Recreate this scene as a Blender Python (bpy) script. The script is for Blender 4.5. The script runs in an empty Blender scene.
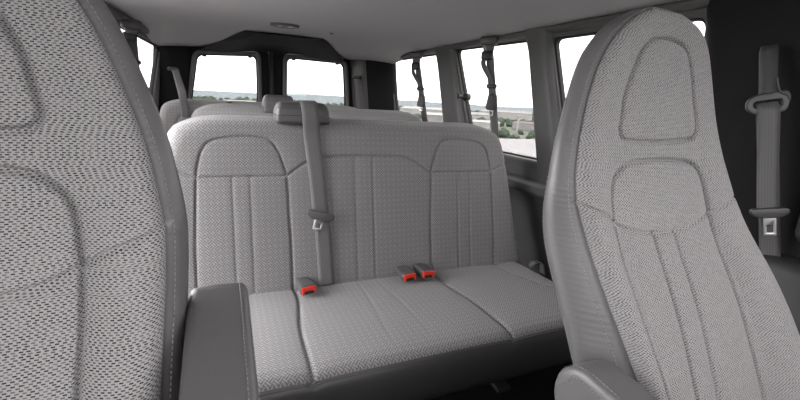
import bpy, bmesh, math, random
import numpy as np
from mathutils import Vector, Matrix, noise

S = bpy.context.scene
COL = S.collection
# ---------------------------------------------------------------- camera
def look():
    f, c, vp, sl = 410.0, (400.0, 200.0), (222.0, 92.0), .053
    r = lambda x, y: Vector((x - c[0], c[1] - y, -f))
    Y = r(*vp).normalized()
    Z = r(0, vp[1] - sl * vp[0]).cross(r(800, vp[1] + sl * (800 - vp[0]))).normalized()
    if Z.y < 0: Z = -Z
    X = Y.cross(Z)
    return Matrix((X, Y, Z)), f
R3, FPX = look()
cam = bpy.data.cameras.new('camera'); cam.sensor_width = 36; cam.lens = 36 * FPX / 800
cam.clip_start = .01; cam.clip_end = 6000
co = bpy.data.objects.new('camera', cam); COL.objects.link(co)
co.matrix_world = Matrix.Translation((0, 0, 1.12)) @ R3.to_4x4()
S.camera = co
# ---------------------------------------------------------------- world, exposure
W = bpy.data.worlds.new('overcast_sky'); S.world = W; W.use_nodes = True
wt = W.node_tree; wt.nodes.clear()
wo_ = wt.nodes.new('ShaderNodeOutputWorld'); bg = wt.nodes.new('ShaderNodeBackground')
tc = wt.nodes.new('ShaderNodeTexCoord'); nz = wt.nodes.new('ShaderNodeTexNoise'); cr = wt.nodes.new('ShaderNodeValToRGB')
mp = wt.nodes.new('ShaderNodeMapping'); mp.inputs['Scale'].default_value = (1, 1, 4)
nz.inputs['Scale'].default_value = 2.2; nz.inputs['Detail'].default_value = 5
cr.color_ramp.elements[0].position = .3; cr.color_ramp.elements[0].color = (.88, .87, .88, 1)
cr.color_ramp.elements[1].position = .65; cr.color_ramp.elements[1].color = (1, .985, .985, 1)
wt.links.new(tc.outputs['Generated'], mp.inputs[0]); wt.links.new(mp.outputs[0], nz.inputs['Vector'])
wt.links.new(nz.outputs['Fac'], cr.inputs[0]); wt.links.new(cr.outputs[0], bg.inputs['Color'])
bg.inputs['Strength'].default_value = 17.0
wt.links.new(bg.outputs[0], wo_.inputs[0])
S.view_settings.view_transform = 'Standard'; S.view_settings.look = 'None'
S.view_settings.gamma = 1; S.view_settings.use_curve_mapping = False
S.view_settings.exposure = 0.0

# ---------------------------------------------------------------- materials
class NT:
    def __init__(s, name):
        s.m = bpy.data.materials.new(name); s.m.use_nodes = True
        s.t = s.m.node_tree; s.b = s.t.nodes['Principled BSDF']
    def n(s, typ, **k):
        x = s.t.nodes.new(typ)
        for a, v in k.items(): setattr(x, a, v)
        return x
    def l(s, a, b): s.t.links.new(a, b)
    def put(s, v, sock):
        if hasattr(v, 'is_output'): s.l(v, sock)
        else: sock.default_value = v
    def math(s, op, a, b=None, c=None):
        x = s.n('ShaderNodeMath', operation=op)
        s.put(a, x.inputs[0])
        if b is not None: s.put(b, x.inputs[1])
        if c is not None: s.put(c, x.inputs[2])
        return x.outputs[0]
    def mix(s, f, a, b):
        x = s.n('ShaderNodeMix', data_type='RGBA')
        s.put(f, x.inputs[0]); s.put(a, x.inputs[6]); s.put(b, x.inputs[7])
        return x.outputs[2]
    def bump(s, h, strength, dist=.001):
        x = s.n('ShaderNodeBump'); x.inputs['Strength'].default_value = strength; x.inputs['Distance'].default_value = dist
        s.l(h, x.inputs['Height']); s.l(x.outputs[0], s.b.inputs['Normal'])
    def uv(s):
        x = s.n('ShaderNodeUVMap'); q = s.n('ShaderNodeSeparateXYZ'); s.l(x.outputs[0], q.inputs[0])
        return x.outputs[0], q.outputs[0], q.outputs[1]

def g(v, w=(1, .975, .98)): return (v * w[0], v * w[1], v * w[2], 1)

def plain(name, v, rough=.5, bump=.0, scale=300, metal=0., col=None, spec=.5, var=.0):
    t = NT(name); t.b.inputs['Roughness'].default_value = rough; t.b.inputs['Metallic'].default_value = metal
    t.b.inputs['Specular IOR Level'].default_value = spec
    c = col if col else g(v)
    x = t.n('ShaderNodeTexNoise'); x.inputs['Scale'].default_value = scale; x.inputs['Detail'].default_value = 3
    tcn = t.n('ShaderNodeTexCoord'); t.l(tcn.outputs['Object'], x.inputs['Vector'])
    lo = tuple(k * (1 - var) for k in c[:3]) + (1,); hi = tuple(k * (1 + var) for k in c[:3]) + (1,)
    t.l(t.mix(x.outputs['Fac'], lo, hi), t.b.inputs['Base Color'])
    if bump: t.bump(x.outputs['Fac'], bump, .002)
    return t.m

def dash_fabric(name, q, p, lo, hi, slope=.46, half=4):
    """woven cloth of short dark dashes lying in rows that shift into chevrons"""
    t = NT(name); uv, u, v = t.uv()
    row = t.math('DIVIDE', v, p); ri = t.math('FLOOR', row); rf = t.math('FRACT', row)
    col_ = t.math('FLOOR', t.math('DIVIDE', u, q * 4.0))
    sh = t.math('PINGPONG', t.math('ADD', ri, t.math('MULTIPLY', col_, half)), half)
    wn = t.n('ShaderNodeTexWhiteNoise', noise_dimensions='1D'); t.l(ri, wn.inputs['W'])
    a = t.math('ADD', t.math('DIVIDE', u, q), t.math('MULTIPLY', sh, slope))
    a = t.math('ADD', a, t.math('MULTIPLY', wn.outputs[0], .28))
    cf = t.math('FRACT', a)
    d1 = t.math('LESS_THAN', cf, .56)
    d2 = t.math('LESS_THAN', rf, .60)
    dash = t.math('MULTIPLY', d1, d2)
    cell = t.n('ShaderNodeCombineXYZ'); t.l(t.math('FLOOR', a), cell.inputs[0]); t.l(ri, cell.inputs[1])
    w2 = t.n('ShaderNodeTexWhiteNoise', noise_dimensions='2D'); t.l(cell.outputs[0], w2.inputs['Vector'])
    dash = t.math('MULTIPLY', dash, t.math('MULTIPLY_ADD', w2.outputs[0], .5, .6))
    nn = t.n('ShaderNodeTexNoise'); nn.inputs['Scale'].default_value = 900; t.l(uv, nn.inputs['Vector'])
    base = t.mix(nn.outputs['Fac'], g(hi * .75), g(hi * 1.25))
    t.l(t.mix(dash, base, g(lo)), t.b.inputs['Base Color'])
    t.b.inputs['Roughness'].default_value = .95; t.b.inputs['Specular IOR Level'].default_value = .1
    t.b.inputs['Sheen Weight'].default_value = .15
    t.bump(t.math('SUBTRACT', 1.0, dash), .15, .0010)
    return t.m

def diamond_fabric(name, s, lo, hi):
    """basket weave set on the diagonal"""
    t = NT(name); uv, u, v = t.uv()
    k = .7071 / s
    a = t.math('MULTIPLY', t.math('ADD', u, v), k); b = t.math('MULTIPLY', t.math('SUBTRACT', u, v), k)
    par = t.math('MODULO', t.math('ABSOLUTE', t.math('ADD', t.math('FLOOR', a), t.math('FLOOR', b))), 2.0)
    sa = t.math('PINGPONG', t.math('MULTIPLY', a, 4.0), 1.0); sb = t.math('PINGPONG', t.math('MULTIPLY', b, 4.0), 1.0)
    st = t.math('ADD', t.math('MULTIPLY', sa, par), t.math('MULTIPLY', sb, t.math('SUBTRACT', 1.0, par)))
    # cell edges darken where the strands dive under each other
    ea = t.math('PINGPONG', a, .5); eb = t.math('PINGPONG', b, .5)
    e = t.math('MULTIPLY', t.math('MINIMUM', ea, eb), 2.0)
    h = t.math('ADD', t.math('MULTIPLY', st, .75), t.math('MULTIPLY', e, .12))
    h = t.math('ADD', h, t.math('MULTIPLY', par, .08))
    nn = t.n('ShaderNodeTexNoise'); nn.inputs['Scale'].default_value = 500; t.l(uv, nn.inputs['Vector'])
    h = t.math('ADD', h, t.math('MULTIPLY', t.math('SUBTRACT', nn.outputs['Fac'], .5), .9))
    t.l(t.mix(h, g(lo), g(hi)), t.b.inputs['Base Color'])
    t.b.inputs['Roughness'].default_value = .95; t.b.inputs['Specular IOR Level'].default_value = .1
    t.b.inputs['Sheen Weight'].default_value = .15
    t.bump(h, .4, .0015)
    return t.m

def webbing_mat(name, v):
    t = NT(name); uv, a, b = t.uv()
    s1 = t.math('PINGPONG', t.math('DIVIDE', a, .0032), 1.0)
    s2 = t.math('PINGPONG', t.math('ADD', t.math('DIVIDE', b, .002), t.math('DIVIDE', a, .0032)), 1.0)
    h = t.math('MULTIPLY', s1, s2)
    t.l(t.mix(h, g(v * .75), g(v * 1.25)), t.b.inputs['Base Color'])
    t.b.inputs['Roughness'].default_value = .6
    t.bump(h, .3, .0006)
    return t.m

FAB_FRONT = dash_fabric('front_seat_cloth', .0066, .0025, .026, .295)
FAB_BENCH = diamond_fabric('bench_cloth', .0145, .075, .32)
LEATHER = plain('grey_vinyl', .118, .42, .12, 500, var=.06)
LEATHER_D = plain('dark_grey_vinyl', .055, .45, .1, 400, var=.06)
THREAD = plain('grey_thread', .20, .7)
HEADLINER = plain('headliner_cloth', .36, .95, .2, 900, var=.05, spec=.1)
TRIM = plain('grey_trim_plastic', .06, .55, .12, 700, var=.05)
TRIM_SHADED = plain('shade_darkened_trim_plastic', .014, .85, .12, 700, var=.05, spec=.12)  # grey trim taken near-black; shade is put into this colour
TRIM_M = plain('mid_grey_trim_plastic', .12, .5, .1, 700, var=.05)
RUBBER = plain('black_rubber', .008, .7)
CARPET = plain('black_carpet', .012, 1, .5, 600, var=.3, spec=.05)
BLACKP = plain('black_plastic', .012, .45, .05, 400)
SLATE = plain('slate_plastic', .034, .45, .08, 500)
DGREY = plain('dark_grey_plastic', .07, .45, .08, 500)
WEB = webbing_mat('grey_webbing', .125)
WEB_D = webbing_mat('dark_grey_webbing', .075)
METAL = plain('brushed_steel', .40, .3, 0, metal=1.)
RED = plain('red_plastic', .5, .4, col=(.72, .035, .015, 1))
LENS = plain('lamp_lens', .4, .3)
PAVE = plain('pale_concrete', .20, .9, .2, 3, var=.12)
WHITE = plain('white_wall', .30, .8, col=(.26, .26, .25, 1))
ROOF = plain('brown_roof', .10, .8, col=(.105, .085, .075, 1))
GREYB = plain('pale_grey_wall', .20, .8)
TREE = plain('foliage', .1, .95, .4, .35, col=(.050, .066, .048, 1), var=.45, spec=.1)
LAND = plain('valley_ground', .1, .95, .1, .02, col=(.095, .110, .080, 1), var=.5, spec=.1)
HILL = plain('hazed_wooded_hill', .1, .95, .2, .02, col=(.125, .148, .156, 1), var=.25, spec=.1)  # pale bluish haze is mixed into the base colour

def glass(name, tint):
    t = NT(name); t.t.nodes.remove(t.b)
    tr = t.n('ShaderNodeBsdfTransparent'); tr.inputs[0].default_value = tint
    gl = t.n('ShaderNodeBsdfGlossy'); gl.inputs['Roughness'].default_value = .02
    mx = t.n('ShaderNodeMixShader'); mx.inputs[0].default_value = .04
    t.l(tr.outputs[0], mx.inputs[1]); t.l(gl.outputs[0], mx.inputs[2])
    t.l(mx.outputs[0], t.t.nodes['Material Output'].inputs[0])
    return t.m
GLASS = glass('tinted_window_glass', (.48, .475, .475, 1))
GLASS_F = glass('light_cutting_front_glass', (.36, .355, .355, 1))

# ---------------------------------------------------------------- object helpers
def link(name, me, mat, parent=None, **props):
    o = bpy.data.objects.new(name, me); COL.objects.link(o)
    if mat is not None and hasattr(me, 'materials') and not me.materials: me.materials.append(mat)
    if parent is not None: o.parent = parent
    for k, v in props.items(): o[k] = v
    return o
def tag(o, label=None, cat=None, group=None, kind=None):
    if label: o['label'] = label
    if cat: o['category'] = cat
    if group: o['group'] = group
    if kind: o['kind'] = kind
    return o
def empty(name, loc, label, cat, group=None):
    o = bpy.data.objects.new(name, None); COL.objects.link(o); o.location = loc; o.empty_display_size = .05
    return tag(o, label, cat, group)
def put(name, bm, mat, parent=None, smooth=True):
    """mesh given in world coordinates; moved into the parent's local frame"""
    off = Vector((0, 0, 0)); p = parent
    while p is not None: off += p.location; p = p.parent
    if off.length: bmesh.ops.translate(bm, verts=bm.verts[:], vec=-off)
    bmesh.ops.recalc_face_normals(bm, faces=bm.faces[:])
    me = bpy.data.meshes.new(name); bm.to_mesh(me); bm.free()
    if smooth:
        for f in me.polygons: f.use_smooth = True
    return link(name, me, mat, parent)
def struct(name, bm, mat, smooth=True, parent=None):
    o = put(name, bm, mat, parent, smooth)
    if parent is None: o['kind'] = 'structure'
    return o
def new(): return bmesh.new()

def grid(bm, P, uv=None, wrap=False):
    """P[i][j] -> quads; uv the same shape, metres"""
    n, m = len(P), len(P[0])
    L = bm.loops.layers.uv.verify()
    V = [[bm.verts.new(P[i][j]) for j in range(m)] for i in range(n)]
    for i in range(n - 1):
        for j in range(m - 1 if not wrap else m):
            j2 = (j + 1) % m
            idx = ((i, j), (i, j2), (i + 1, j2), (i + 1, j))
            try: f = bm.faces.new([V[a][b] for a, b in idx])
            except ValueError: continue
            if uv is not None:
                for lp, (a, b) in zip(f.loops, idx): lp[L].uv = uv[a][b]
    return V

def box(bm, c, s, bev=.0, rot=None, seg=3):
    r = bmesh.ops.create_cube(bm, size=1)
    vs = r['verts']
    bmesh.ops.scale(bm, vec=s, verts=vs)
    if bev:
        es = list({e for v in vs for e in v.link_edges})
        q = bmesh.ops.bevel(bm, geom=es, offset=bev, segments=seg, affect='EDGES', profile=.5)
        vs = list({v for f in q['faces'] for v in f.verts} | {v for v in vs if v.is_valid})
    if rot is not None: bmesh.ops.rotate(bm, verts=vs, cent=(0, 0, 0), matrix=rot)
    bmesh.ops.translate(bm, verts=vs, vec=c)
    return vs

def rnd(poly, r, k=5):
    """polygon with rounded corners"""
    out = []; n = len(poly)
    for i in range(n):
        p = Vector(poly[i][:2]); a = Vector(poly[i - 1][:2]) - p; b = Vector(poly[(i + 1) % n][:2]) - p
        rr = min(r, a.length * .45, b.length * .45)
        A = p + a.normalized() * rr; B = p + b.normalized() * rr
        for j in range(k + 1):
            t = j / k
            out.append(tuple(A * (1 - t) ** 2 + p * 2 * t * (1 - t) + B * t * t))
    return out

def plate(outer, holes=(), half=.01, bev=.0, fn=None, res=2):
    """flat plate with holes, extruded both ways; fn maps (u,v,w) to the place"""
    cu = bpy.data.curves.new('plate', 'CURVE'); cu.dimensions = '2D'; cu.fill_mode = 'BOTH'
    cu.extrude = max(half - bev, .0001); cu.bevel_depth = bev; cu.bevel_resolution = res
    if bev: cu.offset = -bev
    for pl in (outer,) + tuple(holes):
        sp = cu.splines.new('POLY'); sp.points.add(len(pl) - 1); sp.use_cyclic_u = True
        for q, p in zip(sp.points, pl): q.co = (p[0], p[1], 0, 1)
    ob = bpy.data.objects.new('plate', cu); COL.objects.link(ob)
    dg = bpy.context.evaluated_depsgraph_get(); dg.update()
    me = bpy.data.meshes.new_from_object(ob.evaluated_get(dg))
    bpy.data.objects.remove(ob); bpy.data.curves.remove(cu)
    bm = new(); bm.from_mesh(me); bpy.data.meshes.remove(me)
    bmesh.ops.remove_doubles(bm, verts=bm.verts[:], dist=1e-5)
    if fn:
        for v in bm.verts: v.co = fn(*v.co)
    return bm

def join(bm, other):
    me = bpy.data.meshes.new('tmp'); other.to_mesh(me); other.free(); bm.from_mesh(me); bpy.data.meshes.remove(me)

def smooth_path(pts, n=8):
    P = [Vector(p) for p in pts]; out = []
    for i in range(len(P) - 1):
        p0 = P[max(i - 1, 0)]; p1 = P[i]; p2 = P[i + 1]; p3 = P[min(i + 2, len(P) - 1)]
        for k in range(n):
            t = k / n
            out.append(.5 * ((2 * p1) + (p2 - p0) * t + (2 * p0 - 5 * p1 + 4 * p2 - p3) * t * t + (3 * p1 - p0 - 3 * p2 + p3) * t ** 3))
    out.append(P[-1]); return out

def ribbon(pts, width, wdir, th=.0016, n=8, bm=None):
    """strap: wdir is one direction or one per point"""
    bm = bm or new(); path = smooth_path(pts, n) if n > 1 else [Vector(p) for p in pts]
    if isinstance(wdir[0], (int, float)): wd = [Vector(wdir).normalized()] * len(path)
    else: wd = [v.normalized() for v in smooth_path(wdir, n)]
    rows = []; uv = []; s = 0
    for i, p in enumerate(path):
        t = (path[min(i + 1, len(path) - 1)] - path[max(i - 1, 0)]).normalized()
        w = (wd[i] - t * wd[i].dot(t)).normalized(); nn = t.cross(w)
        if i: s += (p - path[i - 1]).length
        h = width / 2
        sec = [(-h, th), (-h * .5, th), (0, th), (h * .5, th), (h, th), (h, -th), (0, -th), (-h, -th)]
        rows.append([p + w * a + nn * b for a, b in sec]); uv.append([(a, s) for a, b in sec])
    V = grid(bm, rows, uv, wrap=True)
    bm.faces.new(V[0]); bm.faces.new(V[-1][::-1])
    return bm

def tube(pts, r, n=1, k=8, bm=None, cyc=False):
    bm = bm or new(); path = smooth_path(pts, n) if n > 1 else [Vector(p) for p in pts]
    rows = []
    up = Vector((.13, .27, .95)).normalized()
    for i, p in enumerate(path):
        a = path[(i + 1) % len(path)] if cyc else path[min(i + 1, len(path) - 1)]
        b = path[i - 1] if cyc else path[max(i - 1, 0)]
        t = (a - b).normalized(); u = t.cross(up).normalized(); w = t.cross(u)
        rows.append([p + (u * math.cos(x) + w * math.sin(x)) * r for x in [2 * math.pi * j / k for j in range(k)]])
    if cyc: rows.append(rows[0])
    V = grid(bm, rows, wrap=True)
    if not cyc:
        bm.faces.new(V[0]); bm.faces.new(V[-1][::-1])
    return bm

def stitches(path, nrm, r=.0011, ln=.0045, pitch=.0068):
    """row of short thread stitches along a path"""
    bm = new(); P = [Vector(p) for p in path]; N = [Vector(x) for x in nrm]
    acc = 0; nxt = 0
    for i in range(len(P) - 1):
        seg = P[i + 1] - P[i]; L = seg.length
        if L < 1e-6: continue
        while nxt <= acc + L:
            c = P[i] + seg * ((nxt - acc) / L); t = seg / L; n_ = N[i].normalized()
            b = t.cross(n_).normalized(); n_ = b.cross(t)
            q = []
            for e, sc in ((-.5, .5), (-.3, 1), (.3, 1), (.5, .5)):
                q.append([c + t * e * ln + (b * x + n_ * y) * r * sc for x, y in ((1, 0), (0, 1), (-1, 0), (0, -1))])
            V = grid(bm, q, wrap=True); bm.faces.new(V[0]); bm.faces.new(V[-1][::-1])
            nxt += pitch
        acc += L
    return bm

def dist_poly(X, Z, polys):
    """distance of every grid point to a set of polylines (numpy)"""
    d = np.full(X.shape, 9.0)
    for pl in polys:
        for (ax, az), (bx, bz) in zip(pl[:-1], pl[1:]):
            vx, vz = bx - ax, bz - az; l2 = vx * vx + vz * vz + 1e-12
            t = np.clip(((X - ax) * vx + (Z - az) * vz) / l2, 0, 1)
            d = np.minimum(d, np.hypot(X - ax - t * vx, Z - az - t * vz))
    return d
def arc(pts, n=6):
    return [(v.x, v.y) for v in smooth_path([(p[0], p[1], 0) for p in pts], n)]
interp = np.interp

# ================================================================ THE SETTING
# body sides are straight in plan and lean inwards towards the roof
def RX(y, z): return 1.42 - .026 * (y - 1.5) - .10 * (z - .86)
def LX(y, z): return -.60 + .07 * (y - 1.5) + .10 * (z - .86)
def fR(u, v, w): return Vector((RX(u, v) + .02 + w, u, v))
def fL(u, v, w): return Vector((LX(u, v) - .02 - w, u, v))

WIN_R = {1: [(.90, .872), (1.40, .872), (1.540, 1.432), (.89, 1.425)],
         2: [(1.535, .872), (2.165, .872), (2.355, 1.452), (1.690, 1.440)],
         3: [(2.420, .872), (3.32, .872), (3.360, 1.450), (2.570, 1.446)]}
WIN_L = {4: [(2.35, .872), (3.34, .872), (3.62, 1.420), (2.42, 1.437)],
         }
SLIDE = [(.93, .10), (2.16, .10), (2.24, 1.43), (1.0, 1.43)]   # the sliding side door stands open
DOORW = [(-.45, .90), (.40, .90), (.36, 1.40), (-.20, 1.40)]
rr = lambda pl, r=.038: rnd(pl, r, 6)
side = [(-.75, .03), (3.74, .03), (3.74, 1.49), (-.15, 1.49), (-.75, .90)]
def inset(pl, d):
    c = Vector((sum(p[0] for p in pl) / len(pl), sum(p[1] for p in pl) / len(pl)))
    out = []
    n = len(pl)
    for i in range(n):
        p = Vector(pl[i]); a = (Vector(pl[i - 1]) - p).normalized(); b = (Vector(pl[(i + 1) % n]) - p).normalized()
        s_ = abs(a.x * b.y - a.y * b.x)
        out.append(tuple(p + (a + b) * (d / max(s_, .2))))
    return out
struct('wall_right', plate(side, [rr(p) for p in WIN_R.values()] + [rr(DOORW)], .02, .006, fR), TRIM, False)
struct('wall_left', plate(side, [rr(p) for p in WIN_L.values()] + [rr(SLIDE, .08), rr(DOORW)], .02, .006, fL), TRIM, False)
def window(n, pl, f):
    o = struct('window_%d' % n, plate(rr(inset(pl, -.003), .04), [rr(inset(pl, .008), .035)], .012, .004, lambda u, v, w: f(u, v, w + .006)), RUBBER)
    gl = put('pane', plate(rr(inset(pl, .005), .035), (), .002, 0, lambda u, v, w: f(u, v, w + .010)), GLASS, o, False)
for n, pl in WIN_R.items(): window(n, pl, fR)
for n, pl in WIN_L.items(): window(n, pl, fL)

# unseen windscreen and front door glass, tinted dark to cut the front daylight
b = new(); grid(b, [[(-.78 + .06, -.74, .95), (1.50, -.74, .95)], [(-.66, -.44, 1.475), (1.40, -.44, 1.475)]]); bmesh.ops.solidify(b, geom=b.faces[:], thickness=.005)
struct('window_6', b, GLASS_F, False)
for n, f in ((7, fR), (8, fL)):
    struct('window_%d' % n, plate(rr(inset(DOORW, .002)), (), .003, 0, f), GLASS_F, False)

# rear doors
YR = 3.72
RW1 = [(.277, .86), (.277, 1.426), (-.168, 1.400), (-.262, .86)]
RW2 = [(.497, .86), (1.045, .86), (1.008, 1.426), (.512, 1.433)]
def fB(u, v, w): return Vector((u, YR + .02 + w, v))
rear = [(-.50, .03), (1.42, .03), (1.36, 1.50), (-.44, 1.50)]
dl = [(-.40, .08), (.375, .08), (.375, 1.475), (-.33, 1.465)]
dr = [(.395, .08), (1.20, .08), (1.14, 1.475), (.395, 1.478)]
struct('wall_rear', plate(rear, [rnd(dl, .04), rnd(dr, .04)], .03, .0, lambda u, v, w: fB(u, v, w + .02)), TRIM_SHADED, False)
for n, (dp, wp) in enumerate(((dl, RW1), (dr, RW2)), 1):
    d = struct('door_%d' % n, plate(rnd(inset(dp, .004), .04), [rr(wp, .05)], .02, .008, fB), TRIM_SHADED)
    fr = put('window_surround', plate(rr(inset(wp, -.030), .07), [rr(inset(wp, .0), .05)], .016, .007, lambda u, v, w: fB(u, v, w - .026)), DGREY, d)
    bmx = plate(rr(inset(wp, -.003), .05), [rr(inset(wp, .010), .045)], .010, .003, lambda u, v, w: fB(u, v, w - .005))
    top = sorted(wp, key=lambda p: -p[1])[:2]
    for k in (.12, .88):
        tx = top[0][0] * (1 - k) + top[1][0] * k; tz = top[0][1] * (1 - k) + top[1][1] * k
        box(bmx, (tx, YR + .01, tz - .014), (.03, .02, .014), .004)
    put('window_seal', bmx, RUBBER, d)
    put('pane', plate(rr(inset(wp, .004), .045), (), .002, 0, lambda u, v, w: fB(u, v, w + .004)), GLASS, d, False)

b = new(); box(b, (.386, 3.705, .76), (.036, .05, 1.44), .008); box(b, (.386, 3.685, .76), (.012, .012, 1.40), .004)
struct('trim_14', b, RUBBER)
# floor, front bulkhead
b = new(); box(b, (.45, 1.5, .025), (2.1, 4.6, .05)); struct('floor', b, CARPET, False)
b = new(); box(b, (.42, -.75, .50), (2.2, .06, .90), .02); struct('wall_front', b, TRIM_SHADED, False)

# headliner: domed across, rounded down into both rear corners
def ceil_z(x, y):
    xl, xr = LX(y, 1.47), RX(y, 1.47)
    v = (x - xl) / (xr - xl) * 2 - 1
    z = 1.472 + .045 * (1 - abs(v) ** 3.2)
    z += .006 * math.sin(y * 2.2 + 1.0) * (1 - v * v) + .004 * noise.noise(Vector((x * 2.5, y * 2.5, 0)))
    if y > 2.85:
        t = min(1, (y - 2.85) / .55); t = t * t * (3 - 2 * t)
        e = min(1, max(0, abs(v + .02) - .18) / .35); e = e * e * (3 - 2 * e)
        z -= t * (.018 + .030 * e)
    return z
b = new(); rows = []
for i in range(90):
    y = -.45 + 4.17 * i / 89
    xl, xr = LX(y, 1.47) - .012, RX(y, 1.47) + .012
    rows.append([(xl + (xr - xl) * j / 60, y, ceil_z(xl + (xr - xl) * j / 60, y)) for j in range(61)])
top = [[(p[0], p[1], 1.60) for p in r] for r in (rows[0], rows[-1])]
grid(b, rows); grid(b, [top[0], rows[0]]); grid(b, [rows[-1], top[1]]); grid(b, [top[1], top[0]])
bmesh.ops.remove_doubles(b, verts=b.verts[:], dist=1e-4)
struct('ceiling', b, HEADLINER)

# dark header over the rear doors
b = new(); rows = []
for i in range(13):
    t = i / 12; y = 3.0 + .70 * t
    xa = .16 - .31 * t ** .9; xb = .66 + .36 * t ** .9
    row = []
    for j in range(25):
        x = xa + (xb - xa) * j / 24
        e = min(1, min(j, 24 - j) / 3)
        zz = ceil_z(x, min(y, 3.69)) - .004 - .012 * e
        row.append((x, y, zz - max(0, t - .6) * .06))
    rows.append(row)
V = grid(b, rows); grid(b, [[(p[0], p[1], p[2] + .05) for p in r] for r in (rows[0], rows[-1])])
struct('trim_1', b, TRIM_SHADED)

# pillars: rounded covers standing proud of the side walls
def pillar(n, f, sgn, bot, topy, mat, proud=.035, zb=.80, zt=1.475):
    b = new(); rows = []
    for i in range(16):
        t = i / 15; z = zb + (zt - zb) * t
        y0 = bot[0] + (topy[0] - bot[0]) * t; y1 = bot[1] + (topy[1] - bot[1]) * t
        fl = .030 * max(0, (t - .82) / .18) ** 2
        y0 -= fl; y1 += fl
        row = []
        for j in range(17):
            u = j / 16 * 2 - 1; h = (1 - abs(u) ** 4) ** .5
            row.append(f(y0 + (y1 - y0) * j / 16, z, -.022 - proud * h))
        rows.append(row)
    grid(b, rows); return struct('trim_%d' % n, b, mat)
pillar(2, fR, 1, (1.40, 1.560), (1.545, 1.680), TRIM)
pillar(3, fR, 1, (2.17, 2.44), (2.365, 2.560), TRIM)
pillar(4, fR, 1, (.42, .875), (.40, .868), TRIM_SHADED, .06, .05)
pillar(5, fL, -1, (2.17, 2.36), (2.26, 2.41), TRIM, .03)
# rear corner covers
def corner(n, plan, mat, zb=.05, zt=1.475, lean=0):
    b = new(); P = [Vector((p[0], p[1], 0)) for p in plan]
    P = smooth_path([tuple(p) for p in P], 5)
    rows = [[(p.x + lean * (z - .86), p.y, z) for p in P] for z in np.linspace(zb, zt, 10)]
    grid(b, rows); return struct('trim_%d' % n, b, mat)
corner(6, [(1.41, 3.345), (1.36, 3.35), (1.24, 3.46), (1.20, 3.52)], TRIM_SHADED, lean=-.10)
corner(7, [(1.20, 3.515), (1.17, 3.56), (1.13, 3.66), (1.115, 3.70)], DGREY, lean=-.10)
corner(8, [(-.50, 3.60), (-.42, 3.607), (-.35, 3.645), (-.27, 3.69)], TRIM_SHADED, lean=.10)
# rails above the windows
def rail(n, f, ya, yb):
    b = new(); rows = []
    for i in range(30):
        y = ya + (yb - ya) * i / 29
        rows.append([f(y, z, w) for z, w in ((1.478, -.022), (1.474, -.050), (1.462, -.058), (1.452, -.048), (1.446, -.020))])
    grid(b, rows); return struct('trim_%d' % n, b, TRIM)
rail(9, fR, .3, 3.32); rail(10, fL, .3, 3.45)
# arm ledge and lower quarter panel on the right
b = new(); rows = []
prof = [(.872, -.018), (.868, -.040), (.845, -.048), (.79, -.050), (.775, -.056), (.765, -.100), (.755, -.112), (.735, -.116), (.715, -.108), (.70, -.060), (.60, -.040), (.45, -.030), (.06, -.03)]
for i in range(30):
    y = .95 + 2.35 * i / 29
    rows.append([fR(y, z, w) for z, w in prof])
grid(b, rows); struct('trim_11', b, TRIM)
b = new(); rows = []
for i in range(20):
    y = 2.25 + 1.2 * i / 19
    rows.append([fL(y, z, w) for z, w in prof[:5] + [(.70, -.05), (.06, -.03)]])
grid(b, rows); struct('trim_12', b, TRIM)

# outdoors: deck the van stands on, valley, wooded hills
b = new(); box(b, (6, -2, -.75), (36, 44, .12)); struct('ground', b, PAVE, False)
random.seed(4)
b = new(); rows = []
for i in range(60):
    r = 26 * (2600 / 26) ** (i / 59)
    row = []
    for j in range(97):
        a = 2 * math.pi * j / 96
        x, y = r * math.cos(a), r * math.sin(a)
        z = -16 + 2.5 * noise.noise(Vector((x / 90, y / 90, 3)))
        if r < 60: z = -1.5 + (z + 1.5) * max(0, (r - 26) / 34)
        row.append((x, y, z))
    rows.append(row)
grid(b, rows); struct('valley', b, LAND)
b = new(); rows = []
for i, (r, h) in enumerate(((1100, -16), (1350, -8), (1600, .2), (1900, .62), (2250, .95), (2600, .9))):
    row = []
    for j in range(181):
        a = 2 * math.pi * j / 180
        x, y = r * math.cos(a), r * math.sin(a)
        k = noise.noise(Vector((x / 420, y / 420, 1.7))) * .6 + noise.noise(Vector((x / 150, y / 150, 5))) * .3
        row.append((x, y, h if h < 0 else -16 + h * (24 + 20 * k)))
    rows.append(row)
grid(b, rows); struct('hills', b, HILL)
b = new()
for i in range(3600):
    a = random.uniform(-.5, 2.2); r = random.uniform(70, 1100) ** 1.0
    if r < 160: continue
    if any(abs(r - br) < 24 and abs(a - math.radians(ba)) * r < 44 for ba, br in ((44, 420), (47, 520), (50, 360), (53, 600), (55.5, 330), (58, 450), (61, 380), (64, 560), (42, 300), (38, 480), (92.5, 420), (88, 520))): continue
    s = random.uniform(1.6, 3.6) * (1 + r / 800)
    m = Matrix.Translation((r * math.cos(a), r * math.sin(a), -16 + s * .35)) @ Matrix.Diagonal((s, s, s * random.uniform(.55, .8), 1))
    q = bmesh.ops.create_icosphere(b, subdivisions=1, radius=1, matrix=m)
    for v in q['verts']: v.co += Vector((random.uniform(-.2, .2), random.uniform(-.2, .2), random.uniform(-.2, .2))) * s
o = put('distant_trees', b, TREE); tag(o, 'distant dark green trees scattered over the valley', 'trees', kind='stuff')

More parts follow.
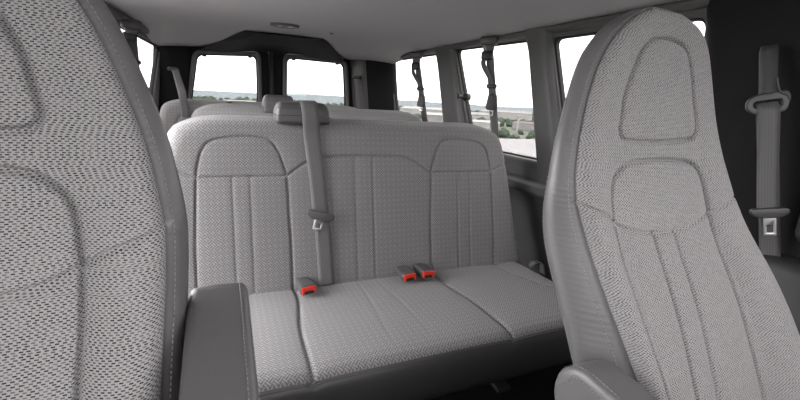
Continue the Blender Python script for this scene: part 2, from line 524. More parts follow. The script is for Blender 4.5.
# ================================================================ BENCHES
def band(z, zt, r): return 1
def make_bench(label, cx, wscale, pods, res=1.0, y0=0.0, name='bench_seat', group='cloth bench seats', detail=True):
    """three-place bench: cx centre, y0 row shift"""
    root = empty(name, (cx, 1.30 + y0, .05), label, 'seat', group)
    zt = 1.027 if detail else 1.049
    yb = lambda z: 1.44 + y0 + .2 * (z - .42)
    # half width by height
    hz = [.36, .42, .60, .72, .88, .945, .975, .995, 1.008, 1.019, 1.0245, 1.027]
    hz = [.36, .42, .60] + [h + (zt - 1.027) for h in hz[3:]]
    hw = [.775, .770, .742, .724, .698, .682, .670, .654, .630, .598, .568, .53]
    hw = [(h if wscale == 0 else min(h, .70)) + wscale for h in hw]
    nr, nc = int(170 * res), int(380 * res)
    s = np.linspace(0, 1, nr); zz = .34 + (zt - .34) * (s * .45 + .55 * np.sin(s * math.pi / 2))
    c = np.linspace(-1, 1, nc); uu = .55 * c + .45 * np.sin(c * math.pi / 2)
    Wd = interp(zz, hz, hw); X = np.outer(Wd, uu); Z = np.repeat(zz[:, None], nc, 1)
    if wscale == 0:
        pl = .303
        edge = [(-w, z) for z, w in zip(hz, hw)] + [(w, z) for z, w in zip(hz[::-1], hw[::-1])]
        dE = dist_poly(X, Z, [edge])
    else:
        edge = [(-w, z) for z, w in zip(hz, hw)] + [(w, z) for z, w in zip(hz[::-1], hw[::-1])]
        dE = dist_poly(X, Z, [edge])
    # sewn seams, in metres from the bench centre
    k = wscale
    def pad(m):
        return [arc([(m * (.597 + k), .832), (m * (.590 + k), .878), (m * (.573 + k), .928), (m * (.543 + k), .956), (m * (.47 + k), .970), (m * (.385 + k), .968), (m * (.343 + k), .952), (m * (.314 + k), .895), (m * (.297 + k), .832)]),
                [(m * (.597 + k), .832), (m * (.297 + k), .832)],
                [(m * (.597 + k), .832), (m * (.610 + k), .60), (m * (.612 + k), .36)],
                [(m * (.297 + k), .832), (m * (.290 + k), .60), (m * (.290 + k), .36)],
                [(m * (.597 + k), .832), (m * (.640 + k), .850), (m * (.700 + k), .870)],
                arc([(m * (.297 + k), .832), (m * (.262 + k), .856), (m * (.225 + k), .880), (m * (.16 + k), .903)])]
    deep = pad(1) + pad(-1) + [[(-.17 - k, .903), (.17 + k, .903)]]
    light = [[(m * q, .832), (m * q, .38)] for m in (1, -1) for q in (.425 + k, .485 + k)] + [[(m * .037, .903), (m * .037, .38)] for m in (1, -1)]
    dD = dist_poly(X, Z, deep); dL = dist_poly(X, Z, light)
    rad = .045
    q = np.clip(rad - dE, 0, rad); rec = rad - np.sqrt(np.maximum(rad * rad - q * q, 0))
    rec *= np.where(Z < .5, .6, 1)
    Y = yb(Z) + rec + .0065 * np.exp(-(dD / .0042) ** 2) + .0030 * np.exp(-dD / .018) + .0025 * np.exp(-(dL / .0045) ** 2) + .0008 * np.exp(-dL / .015)
    ppl = lambda a: [[(cx + X[i, j], a[i, j], Z[i, j]) for j in range(nc)] for i in range(nr)]
    P = ppl(Y); uv = [[(X[i, j], Z[i, j]) for j in range(nc)] for i in range(nr)]
    bm = new(); grid(bm, P, uv)
    # rim and back
    loop = [(i, 0) for i in range(nr)] + [(nr - 1, j) for j in range(1, nc)] + [(i, nc - 1) for i in range(nr - 2, -1, -1)]
    loop = loop[::1]
    ring = []; ruv = []
    for out, dy in ((0, 0), (.009, .025), (.012, .050), (.006, .080), (-.014, .110), (-.05, .125)):
        row = []; ru = []
        for i, j in loop:
            x, z = X[i, j], Z[i, j]
            nx = x - max(-.50 - k, min(.50 + k, x)); nz_ = .6 * (z - min(.93, z))
            l = math.hypot(nx, nz_) or 1
            row.append((cx + x + nx / l * out, Y[i, j] + dy, z + nz_ / l * out)); ru.append((x + dy * .3, z + dy))
        ring.append(row); ruv.append(ru)
    grid(bm, ring, ruv)
    last = ring[-1]; n = len(last); half = n // 2
    grid(bm, [[last[t] for t in range(0, half)], [last[n - 1 - t] for t in range(0, half)]])
    bmesh.ops.remove_doubles(bm, verts=bm.verts[:], dist=2e-5)
    put('backrest', bm, FAB_BENCH, root)
    # cushion
    cw = (.765 if wscale == 0 else .70) + wscale; nc2, nr2 = int(360 * res), int(150 * res)
    yv = np.linspace(1.50, .925, nr2); c = np.linspace(-1, 1, nc2); uu = .7 * c + .3 * np.sin(c * math.pi / 2)
    X = np.outer(np.ones(nr2), uu * cw); Yg = np.repeat(yv[:, None], nc2, 1)
    zc = interp(yv[::-1], [.925, .932, .945, .97, 1.05, 1.2, 1.4, 1.5], [.405, .414, .421, .426, .428, .426, .420, .42])[::-1]
    deep = [arc([(m * .285, 1.46), (m * .284, 1.36), (m * .300, 1.25), (m * .312, 1.15), (m * .316, 1.05), (m * .318, .92)]) for m in (1, -1)] + \
           [arc([(m * .615, 1.46), (m * .625, 1.36), (m * .66, 1.25), (m * .70, 1.12), (m * .72, .96)]) for m in (1, -1)]
    light = [[(m * .037, 1.45), (m * .065, 1.02)] for m in (1, -1)]
    dD = dist_poly(X, Yg, deep); dL = dist_poly(X, Yg, light)
    dE = cw - np.abs(X); q = np.clip(.05 - dE, 0, .05); rec = .05 - np.sqrt(np.maximum(.0025 - q * q, 0))
    Zg = zc[:, None] - rec - .009 * np.exp(-(dD / .0055) ** 2) - .006 * np.exp(-dD / .03) - .0015 * np.exp(-(dL / .005) ** 2) + .006 * np.cos(X / cw * 9)* np.where(Yg<1.4,1,0)*0
    bm = new()
    P = [[(cx + X[i, j], Yg[i, j] + y0, Zg[i, j]) for j in range(nc2)] for i in range(nr2)]
    grid(bm, P, [[(X[i, j], Yg[i, j]) for j in range(nc2)] for i in range(nr2)])
    cu = put('seat_cushion', bm, FAB_BENCH, root)
    # vinyl skirt round front and ends
    loop = [(i, 0) for i in range(nr2)] + [(nr2 - 1, j) for j in range(1, nc2)] + [(i, nc2 - 1) for i in range(nr2 - 2, -1, -1)]
    st = 3; ids = loop[::st] + [loop[-1]]
    def nrm(i, j):
        x, y = X[i, j], Yg[i, j]
        nx = x - max(-cw + .05, min(cw - .05, x)); ny = y - max(.975, y); l = math.hypot(nx, ny) or 1
        return nx / l, ny / l
    ring = []
    for out, dz in ((0, .0), (.006, -.006), (.014, -.022), (.016, -.05), (.008, -.10), (-.012, -.15), (-.035, -.180), (-.07, -.186)):
        ring.append([(cx + X[i, j] + nrm(i, j)[0] * out, Yg[i, j] + y0 + nrm(i, j)[1] * out, Zg[i, j] + dz + (0 if dz > -.02 else (.40 - Zg[i, j]) * min(1, -dz * 12))) for i, j in ids])
    bm = new(); grid(bm, ring)
    put('cushion_skirt', bm, LEATHER_D, root)
    # sewn edge between cloth and vinyl
    pth = [(cx + X[nr2 - 1, j], .921 + y0, Zg[nr2 - 1, j] - .006) for j in range(6, nc2 - 6, 2)]
    if detail:
        bm = tube(pth, .0028, 1, 6); join(bm, stitches([(p[0], p[1] - .004, p[2] - .010) for p in pth], [(0, -1, .3)] * len(pth)))
        put('piping', bm, LEATHER_D, root)
    # under-frame
    for m in (-1, 1):
        b = new(); x = cx + m * (.45 + wscale)
        box(b, (x, 1.22 + y0, .14), (.05, .05, .20), .01); box(b, (x, 1.46 + y0, .14), (.05, .05, .20), .01)
        box(b, (x, 1.30 + y0, .235), (.05, .40, .03), .008); box(b, (x, 1.30 + y0, .06), (.06, .44, .02), .006)
        put('leg', b, RUBBER, root)
    # shoulder belt housings on the crest
    for (px, w_, h_) in pods:
        bm = new()
        def ringp(hw_, hd, z, dy=0, k=40, e=9.0):
            r_ = []
            for t in range(k):
                a = 2 * math.pi * t / k; ca, sa = math.cos(a), math.sin(a)
                r_.append((px + hw_ * abs(ca) ** (2 / e) * (1 if ca >= 0 else -1), yb(1.04) + .05 + dy + hd * abs(sa) ** (2 / e) * (1 if sa >= 0 else -1), z))
            return r_
        w2 = w_ / 2
        rows = [ringp(w2 - .004, .060, 1.020), ringp(w2, .066, 1.030), ringp(w2, .066, 1.030 + h_ * .29), ringp(w2 - .004, .062, 1.030 + h_ * .30), ringp(w2 - .004, .062, 1.030 + h_ * .33), ringp(w2 - .001, .066, 1.030 + h_ * .34),
                ringp(w2 - .005, .063, 1.030 + h_ * .62), ringp(w2 - .012, .058, 1.030 + h_ * .84), ringp(w2 - .020, .050, 1.030 + h_ * .95), ringp(w2 - .034, .036, 1.030 + h_)]
        V = grid(bm, rows, wrap=True); bm.faces.new(V[-1])
        put('belt_housing', bm, LEATHER_D, root, False)
    return root

bench = make_bench('grey cloth bench seat nearest the front, with the belt hanging down its back', .503, 0.0, [(.274, .200, .069)])
b3 = make_bench('grey cloth bench seat in the middle row, just behind the nearest bench', .530, 0.0, [(.292, .176, .090)], .45, .87, detail=False)
b4 = make_bench('wide grey cloth bench seat in the last row, in front of the rear doors', .352, .065, [(.045, .05, .03)], .4, 1.72, detail=False)

# ================================================================ FRONT SEATS
PZ = [.30, .4, .623, .719, .817, .899, 1.026, 1.168, 1.303, 1.4]; PY = [.215, .26, .36, .404, .454, .503, .534, .567, .594, .612]
# smooth the profile
_z = np.linspace(.3, 1.4, 111); _y = np.interp(_z, PZ, PY)
for _ in range(30): _y[1:-1] = (_y[:-2] + 2 * _y[1:-1] + _y[2:]) / 4
WI_Z = [.30, .65, .79, .90, .96, 1.05, 1.10, 1.167, 1.21, 1.26, 1.292, 1.312, 1.322]
WI = [.200, .205, .212, .219, .221, .206, .191, .167, .147, .107, .070, .035, .008]
WO_Z = [.30, .686, .76, .844, .97, 1.05, 1.096, 1.197, 1.25, 1.275, 1.30, 1.315, 1.322]
WO = [.32, .315, .300, .275, .225, .198, .185, .170, .160, .150, .130, .102, .070]

def front_seat(label, xc, m, dy, arm):
    root = empty('front_seat', (xc, .35, .05), label, 'seat', 'high-backed front seats')
    yb = lambda z: np.interp(z, _z, _y) + dy
    zt = 1.322; nr, nc = 420, 270
    s = np.linspace(0, 1, nr); zz = .36 + (zt - .36) * (.5 * s + .5 * np.sin(s * math.pi / 2))
    wi = np.interp(zz, WI_Z, WI); wo = np.interp(zz, WO_Z, WO)
    wfull = wi.copy()
    if m > 0: wi = np.minimum(wi, np.interp(zz, [.36, .65, .692, .77, .84, .897, .96, 1.03], [.125, .152, .164, .184, .196, .202, .214, .25]))
    for a in (wi, wo, wfull):
        for _ in range(140): a[1:-1] = (a[:-2] + 2 * a[1:-1] + a[2:]) / 4
    c = np.linspace(-1, 1, nc); uu = .75 * c + .25 * np.sin(c * math.pi / 2)
    A = np.where(uu[None, :] < 0, wi[:, None], wo[:, None]) * uu[None, :]      # a < 0 is the aisle side
    Z = np.repeat(zz[:, None], nc, 1)
    edge = [(-w, z) for z, w in zip(zz[::4], wi[::4])] + [(w, z) for z, w in zip(zz[::-4], wo[::-4])]
    dE = dist_poly(A, Z, [edge])
    head = arc([(-.110, 1.090), (-.104, 1.115), (-.092, 1.160), (-.050, 1.235), (-.022, 1.258), (.030, 1.266), (.078, 1.255), (.097, 1.215), (.106, 1.150), (.112, 1.105), (.106, 1.084), (.085, 1.074), (.0, 1.068), (-.085, 1.069), (-.104, 1.076), (-.110, 1.090)], 5)
    pad = arc([(-.138, .925), (-.136, .960), (-.131, .990), (-.115, 1.013), (-.09, 1.026), (-.03, 1.033), (.05, 1.033), (.10, 1.026), (.122, 1.008), (.134, .980), (.146, .925)], 5)
    low = arc([(-.138, .925), (-.10, .908), (-.03, .897), (.03, .897), (.10, .910), (.146, .925)], 5)
    ins = [(-.138, .925), (-.139, .87), (-.137, .80), (-.128, .72), (-.118, .62), (-.11, .40)]
    inr = [(.146, .925), (.153, .854), (.164, .746), (.166, .60), (.16, .4)]
    sl = [(-.138, .925), (-.166, .941), (-.222, .962)]; sr_ = [(.146, .925), (.175, .940), (.24, .965)]
    deep = [pad, ins, inr]; mid = [head]; thin = [low, sl, sr_]
    pairs = [[(-.030, .897), (-.026, .82), (-.022, .72), (-.024, .5)], [(.030, .897), (.035, .82), (.037, .74), (.030, .5)]]
    dD = dist_poly(A, Z, deep); dM = dist_poly(A, Z, mid); dS = dist_poly(A, Z, thin); dP = dist_poly(A, Z, pairs)
    # side bolsters swell forward below the shoulders
    amp = np.interp(Z, [.36, .60, .80, .93, 1.03, 1.12], [.026, .026, .022, .014, .004, 0])
    rel = np.abs(A) / np.where(A < 0, wi[:, None], wo[:, None])
    bol = amp * np.sin(np.pi * np.clip((rel - .60) / .46, 0, 1)) ** 1.0
    rad = .016; q = np.clip(rad - dE, 0, rad); rec = (rad - np.sqrt(np.maximum(rad * rad - q * q, 0))) * np.where(Z < .45, 0, 1)
    dish = .010 * np.clip(1 - (A / .2) ** 2, 0, 1) * np.interp(Z, [1.0, 1.1], [1, 0])
    YB = yb(Z) - bol + rec + dish * .3
    Y = YB + .0065 * np.exp(-(dS / .0027) ** 2) + .0015 * np.exp(-dS / .012) + .0115 * np.exp(-(dD / .0032) ** 2) + .0055 * np.exp(-dD / .018) + .010 * np.exp(-(dM / .0034) ** 2) + .0045 * np.exp(-dM / .014) \
        + .0085 * np.exp(-(dP / .0032) ** 2) + .005 * np.exp(-dP / .013)
    P = [[(xc + m * A[i, j], Y[i, j], Z[i, j]) for j in range(nc)] for i in range(nr)]
    mid_ = nc // 2
    U = np.concatenate([np.zeros((nr, 1)), np.cumsum(np.hypot(np.diff(A, axis=1), np.diff(Y, axis=1)), axis=1)], 1); U -= U[:, mid_:mid_ + 1]
    Vv = np.concatenate([[0], np.cumsum(np.hypot(np.diff(zz), np.diff(yb(zz))))])
    bm = new(); grid(bm, P, [[(U[i, j], Vv[i]) for j in range(nc)] for i in range(nr)])
    put('backrest', bm, FAB_FRONT, root)
    # vinyl shell: sides, crest and back
    ids = [(i, 0) for i in range(nr)] + [(nr - 1, j) for j in range(2, nc - 2, 4)] + [(i, nc - 1) for i in range(nr - 1, -1, -1)]
    n = len(ids); ctr = [(A[i, j], Z[i, j]) for i, j in ids]
    sm = np.array(ctr)
    nor = []
    for t in range(n):
        a_ = sm[max(t - 14, 0)]; b_ = sm[min(t + 14, n - 1)]; d = b_ - a_; l = np.hypot(*d) or 1
        nor.append((-d[1] / l, d[0] / l))
    D = lambda z: np.interp(z, [.36, .73, .84, .97, 1.07, 1.165, 1.33], [.10, .10, .11, .065, .050, .042, .05])
    _dz = np.linspace(.3, 1.4, 111); _dd = D(_dz)
    for _ in range(80): _dd[1:-1] = (_dd[:-2] + 2 * _dd[1:-1] + _dd[2:]) / 4
    D = lambda z: np.interp(z, _dz, _dd)
    ring = []; seam = []; sn = []
    for out, k in ((0, 0), (-.0015, .004), (.004, .10), (.012, .22), (.019, .42), (.021, .62), (.017, .82), (.006, 1.0), (-.02, 1.16), (-.055, 1.28)):
        row = []
        for (i, j), (a, z), (na, nz2) in zip(ids, ctr, nor):
            fo = 1 - .75 * min(1, max(0, (na * .6 + nz2 * .8 + .05) / .5))
            xo = max(0, wfull[i] - wi[i]) * min(1, k / .62) if j == 0 else 0
            dd = D(z) * k if k != .004 else .004
            row.append((xc + m * (a + na * (out * fo + xo)), (Y if k < .05 else YB)[i, j] + dd, z + nz2 * out * fo))
        ring.append(row)
    bm = new(); grid(bm, ring)
    last = ring[-1]; h = n // 2
    grid(bm, [[last[t] for t in range(h)], [last[n - 1 - t] for t in range(h)]])
    put('vinyl_shell', bm, LEATHER, root)
    sp = [tuple(Vector(ring[3][t]) * .5 + Vector(ring[2][t]) * .5) for t in range(0, n, 2)]
    nn = []
    for t in range(0, n, 2):
        na, nz2 = nor[t]; nn.append((m * na * .8, -.6, nz2 * .8))
    sp = [tuple(Vector(p) + Vector(v).normalized() * .0008) for p, v in zip(sp, nn)]
    put('stitching', stitches(sp, nn, .0010, .0044, .0066), THREAD, root)
    # seat cushion and pedestal, below the picture
    b = new(); box(b, (xc, .14 + dy, .43), (.50, .52, .16), .05, None, 4); put('seat_cushion', b, FAB_FRONT, root)
    b = new(); box(b, (xc, .16 + dy, .20), (.40, .44, .30), .02); put('pedestal', b, BLACKP, root)
    # armrest
    xa, xb, rear_p, front_p, th = arm
    ar = empty('armrest', (0, 0, 0), None, None); ar.parent = root
    ar.location = Vector(((xa + xb) / 2, rear_p[0], rear_p[1])) - root.location
    L = Vector((0, front_p[0] - rear_p[0], front_p[1] - rear_p[1])); ln = L.length; d = L / ln
    up = Vector((0, -d.z, d.y)); up = up if up.z > 0 else -up
    prof = []     # side outline: round at the rear, slightly crowned top
    for k in range(9):
        a = math.pi / 2 + math.pi / 2 * k / 8
        prof.append((th * .62 * (1 - math.sin(a)) , th * .5 * (1 - 0) * 0 - 0))
    pts = []
    R_ = th * .5
    for k in range(13):
        a = math.pi * (.5 + k / 12)
        pts.append((R_ * 1.0 + R_ * 1.0 * math.cos(a), -R_ + R_ * math.sin(a)))
    pts = pts + [(ln * .5, -th * 1.0), (ln - .04, -th), (ln, -th * .7), (ln, -.012), (ln - .02, -.002), (ln * .6, 0), (ln * .3, 0)]
    base = Vector(((xa + xb) / 2, rear_p[0], rear_p[1]))
    hw = (xb - xa) / 2
    bm = new(); rows = []
    cxm = sum(p[0] for p in pts) / len(pts); czm = sum(p[1] for p in pts) / len(pts)
    for w_, sh in ((-hw, .016), (-hw, .010), (-hw + .003, .004), (-hw + .007, .001), (-hw + .013, 0), (0, -.0015), (hw - .013, 0), (hw - .007, .001), (hw - .003, .004), (hw, .010), (hw, .016)):
        row = []
        for t_, (u, v) in enumerate(pts):
            p0 = Vector(pts[t_ - 1]); p2 = Vector(pts[(t_ + 1) % len(pts)]); e = (p2 - p0).normalized(); nv = Vector((-e.y, e.x))
            c_ = Vector((cxm, czm)) - Vector((u, v))
            if nv.dot(c_) < 0: nv = -nv
            uu_, vv_ = u + nv.x * sh, v + nv.y * sh
            row.append(base + Vector((w_, 0, 0)) + d * uu_ + up * vv_)
        rows.append(row)
    V = grid(bm, rows, wrap=True); bm.faces.new(V[0]); bm.faces.new(V[-1][::-1])
    put('cover', bm, LEATHER, ar)
    bm = new()
    for w_, sgn in ((-hw + .010, -1),) if m > 0 else ((hw - .010, 1),):
        path = [base + Vector((w_, 0, 0)) + d * u + up * (v + .0006) for u, v in pts[:8][::-1] + pts[::-1][:5]]
        path = smooth_path([tuple(p) for p in path], 6)
        join(bm, stitches(path, [up * .9 + Vector((0, .3, 0))] * len(path), .0010, .0044, .0066))
        path2 = [base + Vector((sgn * (hw + .0004), 0, 0)) + d * (u + (.012 if u < .03 else 0)) + up * (v - .016) for u, v in pts[:7][::-1] + pts[::-1][:5]]
        path2 = smooth_path([tuple(p) for p in path2], 6)
        join(bm, stitches(path2, [Vector((sgn, 0, 0))] * len(path2), .0010, .0044, .0066))
    put('stitching', bm, THREAD, ar)
    return root

passenger = front_seat('grey cloth front seat at the left edge, very close to the view', -.29, -1, .010, (-.054, .021, (.60, .866), (.22, .790), .075))
driver = front_seat('grey cloth front seat on the right with round-topped headrest and vinyl side', .79, 1, .0, (.492, .566, (.440, .736), (.02, .694), .125))

# ================================================================ BELTS AND BUCKLES
def frame_fn(o, ex, ey):
    o = Vector(o); ex = Vector(ex).normalized(); ey = Vector(ey); ey = (ey - ex * ey.dot(ex)).normalized(); ez = ex.cross(ey)
    return lambda u, v, w: o + ex * u + ey * v + ez * w
def latch(parent, o, ex, ey, sc=1.0, tongue_len=.045, body=DGREY):
    """plastic-headed latch plate with a slotted steel tongue hanging from it"""
    f = frame_fn(o, ex, ey)
    wv = .036 * sc
    out = rnd([(-wv, .010 * sc), (wv, .010 * sc), (wv * 1.05, -.004 * sc), (wv * .6, -.014 * sc), (-wv * .6, -.014 * sc), (-wv * 1.05, -.004 * sc)], .008 * sc)
    lp = put('latch_plate', plate(out, [], .008 * sc, .003 * sc, f), body, parent)
    tw = .0125 * sc; tl = tongue_len * sc
    tg = plate(rnd([(-tw, -.010 * sc), (tw, -.010 * sc), (tw, -tl), (-tw, -tl)], .004), [rnd([(-tw * .5, -tl * .55), (tw * .5, -tl * .55), (tw * .5, -tl * .85), (-tw * .5, -tl * .85)], .002)], .0022, .0006, f)
    put('tongue', tg, METAL, lp)
    return lp

# belt over the nearest bench
sb = empty('seat_belt', (.30, 1.55, 1.10), 'grey belt with a latch plate hanging down the nearest bench', 'seat belt')
yf = lambda z: 1.44 + .2 * (z - .42) - .010
path = [(.285, 1.625, 1.103), (.288, 1.592, 1.104), (.291, 1.560, 1.098), (.294, 1.543, 1.070), (.296, 1.537, 1.035), (.300, yf(.98), .98), (.308, yf(.90), .90), (.316, yf(.80), .80), (.323, yf(.70), .70), (.331, yf(.58), .58), (.334, yf(.48), .48), (.335, yf(.43) - .004, .425)]
put('webbing', ribbon(path, .062, (1, .05, .02), .0014, 6), WEB, sb)
lp = latch(sb, (.320, yf(.69) - .012, .690), (1, 0, -.30), (.16, .2, 1), 1.42, .040)
# keeper button below the latch plate
# buckles
def buckle(label, o, ex, ey, ez_dir, sc=1.08):
    """buckle head: long axis ey points out of the seat crease towards the front"""
    r = empty('seat_belt_buckle', o, label, 'buckle', 'red-button belt buckles')
    f = frame_fn(o, ex, ey)
    hw, hl, ht = .027 * sc, .050 * sc, .016 * sc
    bm = new(); rows = []
    for v, w_, t_ in ((-hl, .70, .55), (-hl * .6, .80, .75), (0, .92, .92), (hl * .75, 1, 1), (hl * .95, .98, .97), (hl, .92, .90)):
        row = []
        for k in range(24):
            a = 2 * math.pi * k / 24; ca, sa = math.cos(a), math.sin(a)
            row.append(f(hw * w_ * abs(ca) ** .4 * (1 if ca > 0 else -1), v, ht * t_ * abs(sa) ** .4 * (1 if sa > 0 else -1)))
        rows.append(row)
    V = grid(bm, rows, wrap=True); bm.faces.new(V[0]); bm.faces.new(V[-1][::-1])
    put('housing', bm, DGREY, r)
    # red press button: bar on top with two side lips round the slot
    g_ = lambda u, v, w: f(u, hl + w + .002, -v)
    U = [(-.023 * sc, -.012 * sc), (-.017 * sc, -.012 * sc), (-.014 * sc, -.001 * sc), (.014 * sc, -.001 * sc), (.017 * sc, -.012 * sc), (.023 * sc, -.012 * sc), (.023 * sc, .0125 * sc), (-.023 * sc, .0125 * sc)]
    bt = put('release_button', plate(rnd(U, .002), [], .004, .001, g_), RED, r)
    put('slot', plate([(-.0155 * sc, -.011 * sc), (.0155 * sc, -.011 * sc), (.0155 * sc, -.0015 * sc), (-.0155 * sc, -.0015 * sc)], [], .0025, 0, g_), BLACKP, r, False)
    # strap down into the crease
    o_ = Vector(o); e2 = f(0, -hl, 0)
    put('strap', ribbon([tuple(e2 + (o_ - e2) * .2), tuple(e2), tuple(e2 + Vector((0, .04, -.03)))], .03, ex, .0016, 4), WEB_D, r)
    return r
buckle('red-button buckle on the bench cushion, under the hanging belt', (.248, 1.405, .450), (1, .10, .06), (-.10, -1, .02), 0)
buckle('red-button buckle on the bench cushion, left one of the close pair', (.646, 1.405, .450), (1, .02, .08), (-.02, -1, .02), 0)
buckle('red-button buckle on the bench cushion, right one of the close pair', (.728, 1.405, .452), (1, .0, -.04), (.20, -1, .02), 0)

# belt on the pillar beside the right front seat
def PX(y, z): return RX(y, z) - .062
dbl = empty('seat_belt', (1.27, .66, 1.16), 'grey belt hanging from a ring on the dark pillar by the right front seat', 'seat belt')
O = Vector((1.280, .632, 1.165))
DN = Vector((-.10, .19, 1)).normalized()
ex = DN.cross(Vector((1.0, 1.15, 0))).normalized()
if ex.x < 0: ex = -ex
nrm_ = ex.cross(DN).normalized()
if nrm_.y > 0: nrm_ = -nrm_
# height adjuster strap cover
b = new()
rows = []
for k in range(11):
    t = k / 10; z = .142 - .137 * t
    off = .012 * math.sin(t * 2.2)
    wv = .0195 - .001 * t
    cc = O + Vector((.0, .19, 1)) * z + ex * (.003 + .006 * (1 - t)) - nrm_ * (.018 * (1 - t) - .004) * 1
    if k == 0: wv *= .8
    row = []
    for j in range(12):
        a = 2 * math.pi * j / 12; ca, sa = math.cos(a), math.sin(a)
        row.append(cc + ex * wv * abs(ca) ** .5 * (1 if ca > 0 else -1) + nrm_ * .010 * abs(sa) ** .5 * (1 if sa > 0 else -1))
    rows.append(row)
V = grid(b, rows, wrap=True); b.faces.new(V[0]); b.faces.new(V[-1][::-1])
put('anchor_cover', b, SLATE, dbl)
f = frame_fn(O + nrm_ * .008, ex, DN)
sc_ = 1.10
ringo = rnd([(a * sc_, b_) for a, b_ in [(-.030, .018), (-.012, .024), (.012, .024), (.038, .026), (.044, .008), (.036, -.022), (.030, -.028), (-.028, -.028), (-.042, -.012), (-.040, .008)]], .014, 5)
ringh = rnd([(-.028, .004), (.028, .004), (.030, -.008), (.024, -.013), (-.024, -.013), (-.031, -.006)], .005, 4)
bm = plate(ringo, [ringh], .006, .0035, f)
put('belt_guide', bm, SLATE, dbl)
# wire hook beside the cover
hk = [f(.020, .060, .004), f(.021, .035, .006), (f(.026, .020, .006)), f(.038, .012, .006), f(.042, .0, .006)]
put('guide_hook', tube([tuple(p) for p in hk], .0022, 6), SLATE, dbl)
wp = [f(0, .000, -.004), f(0, -.012, .004), f(0, -.03, .007), f(-.001, -.10, .004), f(-.003, -.20, .0), f(-.004, -.29, -.002)]
put('webbing', ribbon([tuple(p) for p in wp], .046, ex, .0013, 6), WEB_D, dbl)
wp = [f(.004, -.02, -.012), f(.006, -.12, -.016), f(.008, -.25, -.02), f(.01, -.50, -.03), f(.01, -.75, -.035)]
put('webbing', ribbon([tuple(p) for p in wp], .046, ex, .0013, 6), WEB_D, dbl)
lp = latch(dbl, f(-.002, -.282, .003), ex, DN, 1.1, .058, SLATE)
# lower pillar cover with the belt outlet
b = new(); box(b, (RX(.55, .8) - .085, .50, .62), (.13, .22, .30), .035, None, 4)
box(b, (RX(.55, .8) - .08, .46, .98), (.10, .14, .32), .03, None, 4)
o = struct('trim_13', b, plain('slate_trim_plastic', .028, .6, .1, 700))

# belts hanging in the windows
def window_belt(label, f, y, ztop, zbot, dy_, wd, w=.040):
    """wd: direction of the strap's width, roughly across the line of sight"""
    r = empty('seat_belt', f(y, ztop, -.08), label, 'seat belt', 'belts hanging in front of the side windows')
    d = Vector(wd).normalized(); n_ = d.cross(Vector((0, 0, 1)))
    rot = Matrix((d, n_, Vector((0, 0, 1)))).transposed()
    def P(t, du, dw): return f(y + dy_ * t, ztop + (zbot - ztop) * t, -.085) + d * du + n_ * dw
    b = new()
    box(b, tuple(P(0, 0, 0)), (.090, .05, .046), .016, rot, 4); box(b, tuple(P(.05, 0, 0)), (.055, .022, .06), .009, rot)
    put('anchor_cover', b, DGREY, r)
    put('webbing', ribbon([tuple(P(t, 0, 0)) for t in (0, .2, .4, .6, .8, 1.25)], w, d, .0016, 4), WEB_D, r)
    lp_ = [(.19, .002, .012), (.22, -.026, .016), (.27, -.034, .018), (.34, -.026, .016), (.44, -.006, .012), (.54, -.002, .009), (.64, 0, .010)]
    put('webbing', ribbon([tuple(P(t, du, dw)) for t, du, dw in lp_], w * .62, d, .002, 6), WEB_D, r)
    b = new(); box(b, tuple(P(.175, -.012, .010)), (.062, .026, .044), .010, rot)
    put('clip', b, BLACKP, r)
    b = tube([tuple(P(t, du, .010)) for t, du in ((.14, -.028), (.07, -.030), (.065, -.020), (.14, -.014))], .002, 5)
    put('clip_wire', b, METAL, r)
    b = new(); box(b, tuple(P(.54, 0, .006)), (.054, .020, .022), .006, rot)
    put('keeper', b, BLACKP, r)
    ft = frame_fn(P(.78, -.006, .012), d, (0, 0, 1))
    lp = put('latch_plate', plate(rnd([(-.022, .060), (.022, .060), (.032, -.010), (.022, -.022), (-.022, -.022), (-.032, -.010)], .008), [], .008, .003, ft), BLACKP, r)
    put('tongue', plate(rnd([(-.011, -.016), (.011, -.016), (.011, -.052), (-.011, -.052)], .004), [rnd([(-.006, -.030), (.006, -.030), (.006, -.043), (-.006, -.043)], .002)], .002, .0005, ft), METAL, lp)
    return r
window_belt('dark belt hanging in the window just above the right end of the nearest bench', fR, 1.910, 1.448, 1.03, -.06, (.7, -.7, 0))
window_belt('dark belt hanging in the rearmost right-hand side window', fR, 2.755, 1.440, 1.02, -.10, (.75, -.65, 0))
window_belt('dark belt hanging in the left side window behind the left front seat', fL, 2.56, 1.425, 1.10, .15, (.9, .35, 0))

# belts at the rear corners
rb = empty('seat_belt', (-.30, 3.55, 1.26), 'grey belt slanting down from the dark left rear pillar', 'seat belt')
b = new(); box(b, (-.335, 3.625, 1.268), (.075, .04, .03), .012, Matrix.Rotation(.75, 3, 'Z'), 4); put('belt_guide', b, DGREY, rb)
put('webbing', ribbon([(-.315, 3.600, 1.266), (-.305, 3.555, 1.245), (-.275, 3.42, 1.15), (-.252, 3.275, 1.085), (-.243, 3.235, 1.02), (-.238, 3.215, .94)], .05, (1, .35, .25), .0015, 6), WEB, rb)
rb = empty('seat_belt', (1.12, 3.60, 1.30), 'grey belt on the right rear pillar beside the rear window', 'seat belt')
b = new(); box(b, (1.095, 3.600, 1.305), (.095, .03, .03), .011, Matrix.Rotation(-1.0, 3, 'Z') , 4); put('belt_guide', b, BLACKP, rb)
put('webbing', ribbon([(1.09, 3.592, 1.300), (1.093, 3.580, 1.27), (1.10, 3.57, 1.15), (1.11, 3.56, 1.0), (1.115, 3.56, .85)], .042, (.5, -.85, 0), .0015, 6), WEB_D, rb)

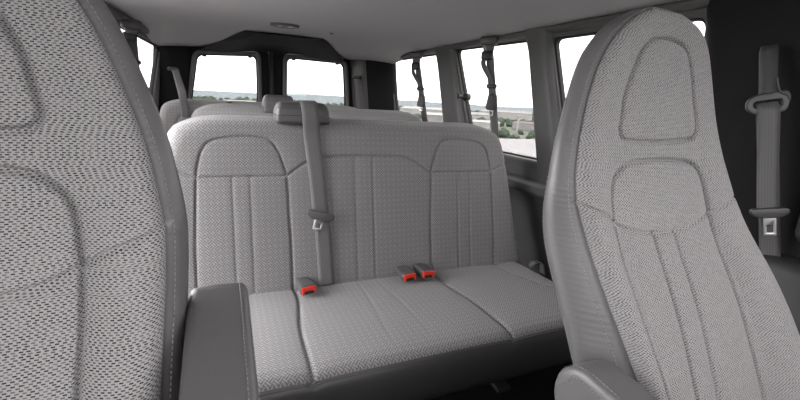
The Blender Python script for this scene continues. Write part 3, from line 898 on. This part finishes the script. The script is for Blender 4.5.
# coat hook on the pillar between the two rear right-hand windows
q = fR(2.155, 1.166, -.062)
ck = empty('coat_hook', q, 'small dark coat hook on the pillar between the right side windows', 'hook')
b = new(); rows = []
for a_, r_ in ((.02, .020), (.0, .024), (-.012, .024), (-.018, .016), (-.030, .011), (-.050, .011), (-.052, .016), (-.060, .016), (-.063, .010)):
    rows.append([q + Vector((a_ , math.cos(t) * r_, math.sin(t) * r_)) for t in [2 * math.pi * k / 16 for k in range(16)]])
V = grid(b, rows, wrap=True); b.faces.new(V[0]); b.faces.new(V[-1][::-1])
put('peg', b, BLACKP, ck)

# small anchor at the far right end of the nearest bench
ab = empty('belt_anchor', (1.262, 1.33, .43), 'small grey belt anchor strap at the right end of the nearest bench', 'belt anchor')
b = ribbon([(1.245, 1.36, .425), (1.255, 1.345, .447), (1.272, 1.335, .452), (1.285, 1.325, .435), (1.290, 1.32, .40)], .028, (.2, -1, 0), .003, 6)
put('strap', b, WEB_D, ab)

# ceiling lamp
cz = ceil_z(.35, 2.6)
lm = empty('ceiling_lamp', (.352, 2.60, cz), 'small oval dome lamp in the headliner ahead of the rear doors', 'lamp')
def oval(rx, ry, k=32, cx=0, cy=0): return [(cx + rx * math.cos(2 * math.pi * i / k), cy + ry * math.sin(2 * math.pi * i / k)) for i in range(k)]
put('bezel', plate(oval(.082, .055), [oval(.016, .030, 20, -.030), oval(.016, .030, 20, .030)], .010, .005, lambda u, v, w: Vector((.352 + u, 2.60 + v, cz - .004 - w))), DGREY, lm)
for sx in (-.030, .030):
    put('lens', plate(oval(.017, .031, 20, sx), [], .006, .002, lambda u, v, w: Vector((.352 + u, 2.60 + v, cz - .005 - w))), LENS, lm)
b = new(); box(b, (.66, 2.75, ceil_z(.66, 2.75) - .002), (.018, .018, .008), .003)
o = put('ceiling_button', b, DGREY); tag(o, 'tiny grey trim button in the headliner right of the dome lamp', 'button')

# ================================================================ FAR BUILDINGS
def building(label, a_deg, r, w, d, h, mat, group, zb=-16, rot=0, roof=None):
    a = math.radians(a_deg)
    o = empty('building', (r * math.cos(a), r * math.sin(a), zb), label, 'building', group)
    b = new(); c = o.location
    rot_ = Matrix.Rotation(a + rot, 3, 'Z')
    box(b, (c.x, c.y, c.z + h / 2), (d, w, h), 0, rot_); put('walls', b, mat, o, False)
    b = new()
    P = [Vector((sx * (d / 2 + .4), sy * (w / 2 + .4), 0)) for sx, sy in ((-1, -1), (1, -1), (1, 1), (-1, 1))]
    rdg = [Vector((0, -w * .42, h * .28)), Vector((0, w * .42, h * .28))]
    vs = [b.verts.new(c + Vector((0, 0, h)) + rot_ @ p) for p in P + rdg]
    for q in ((0, 1, 4), (1, 2, 5, 4), (2, 3, 5), (3, 0, 4, 5), (3, 2, 1, 0)): b.faces.new([vs[k] for k in q])
    put('roof', b, roof or ROOF, o, False)
    return o
FG = 'far buildings in the valley seen through the right side windows'
FL_ = 'far building among trees beyond the right side windows'
for a, r, w, d, h, m, rf in ((44, 420, 60, 20, 8, WHITE, WHITE), (47, 520, 40, 20, 9, GREYB, ROOF), (50, 360, 24, 16, 5, GREYB, ROOF), (53, 600, 70, 25, 10, WHITE, GREYB),
                             (55.5, 330, 22, 14, 5, WHITE, WHITE), (58, 450, 50, 20, 8, WHITE, GREYB), (61, 380, 40, 18, 7, GREYB, WHITE), (64, 560, 60, 22, 9, WHITE, WHITE),
                             (42, 300, 30, 16, 6, ROOF, ROOF), (38, 480, 50, 20, 8, GREYB, ROOF)):
    building(FL_, a, r, w, d, h, m, FG, roof=rf)
for a, r, w, d, h, m in ((92.5, 420, 26, 14, 6, WHITE), (88, 520, 40, 16, 7, GREYB)):
    building('pale far building low on the horizon beyond the left rear window', a, r, w, d, h, m, 'far buildings seen through the left rear window', roof=WHITE)

# lamp post at the far edge of the deck
lp_ = empty('lamp_post', (16.95, 21.15, -.69), 'thin pale lamp post outside, beyond the right side window above the bench end', 'lamp post')
put('pole', tube([(16.95, 21.15, -.69), (16.95, 21.15, .55)], .055, 1, 8), GREYB, lp_)
b = new(); box(b, (16.95, 21.15, .60), (.5, .18, .09), .03); put('lamp_head', b, GREYB, lp_)
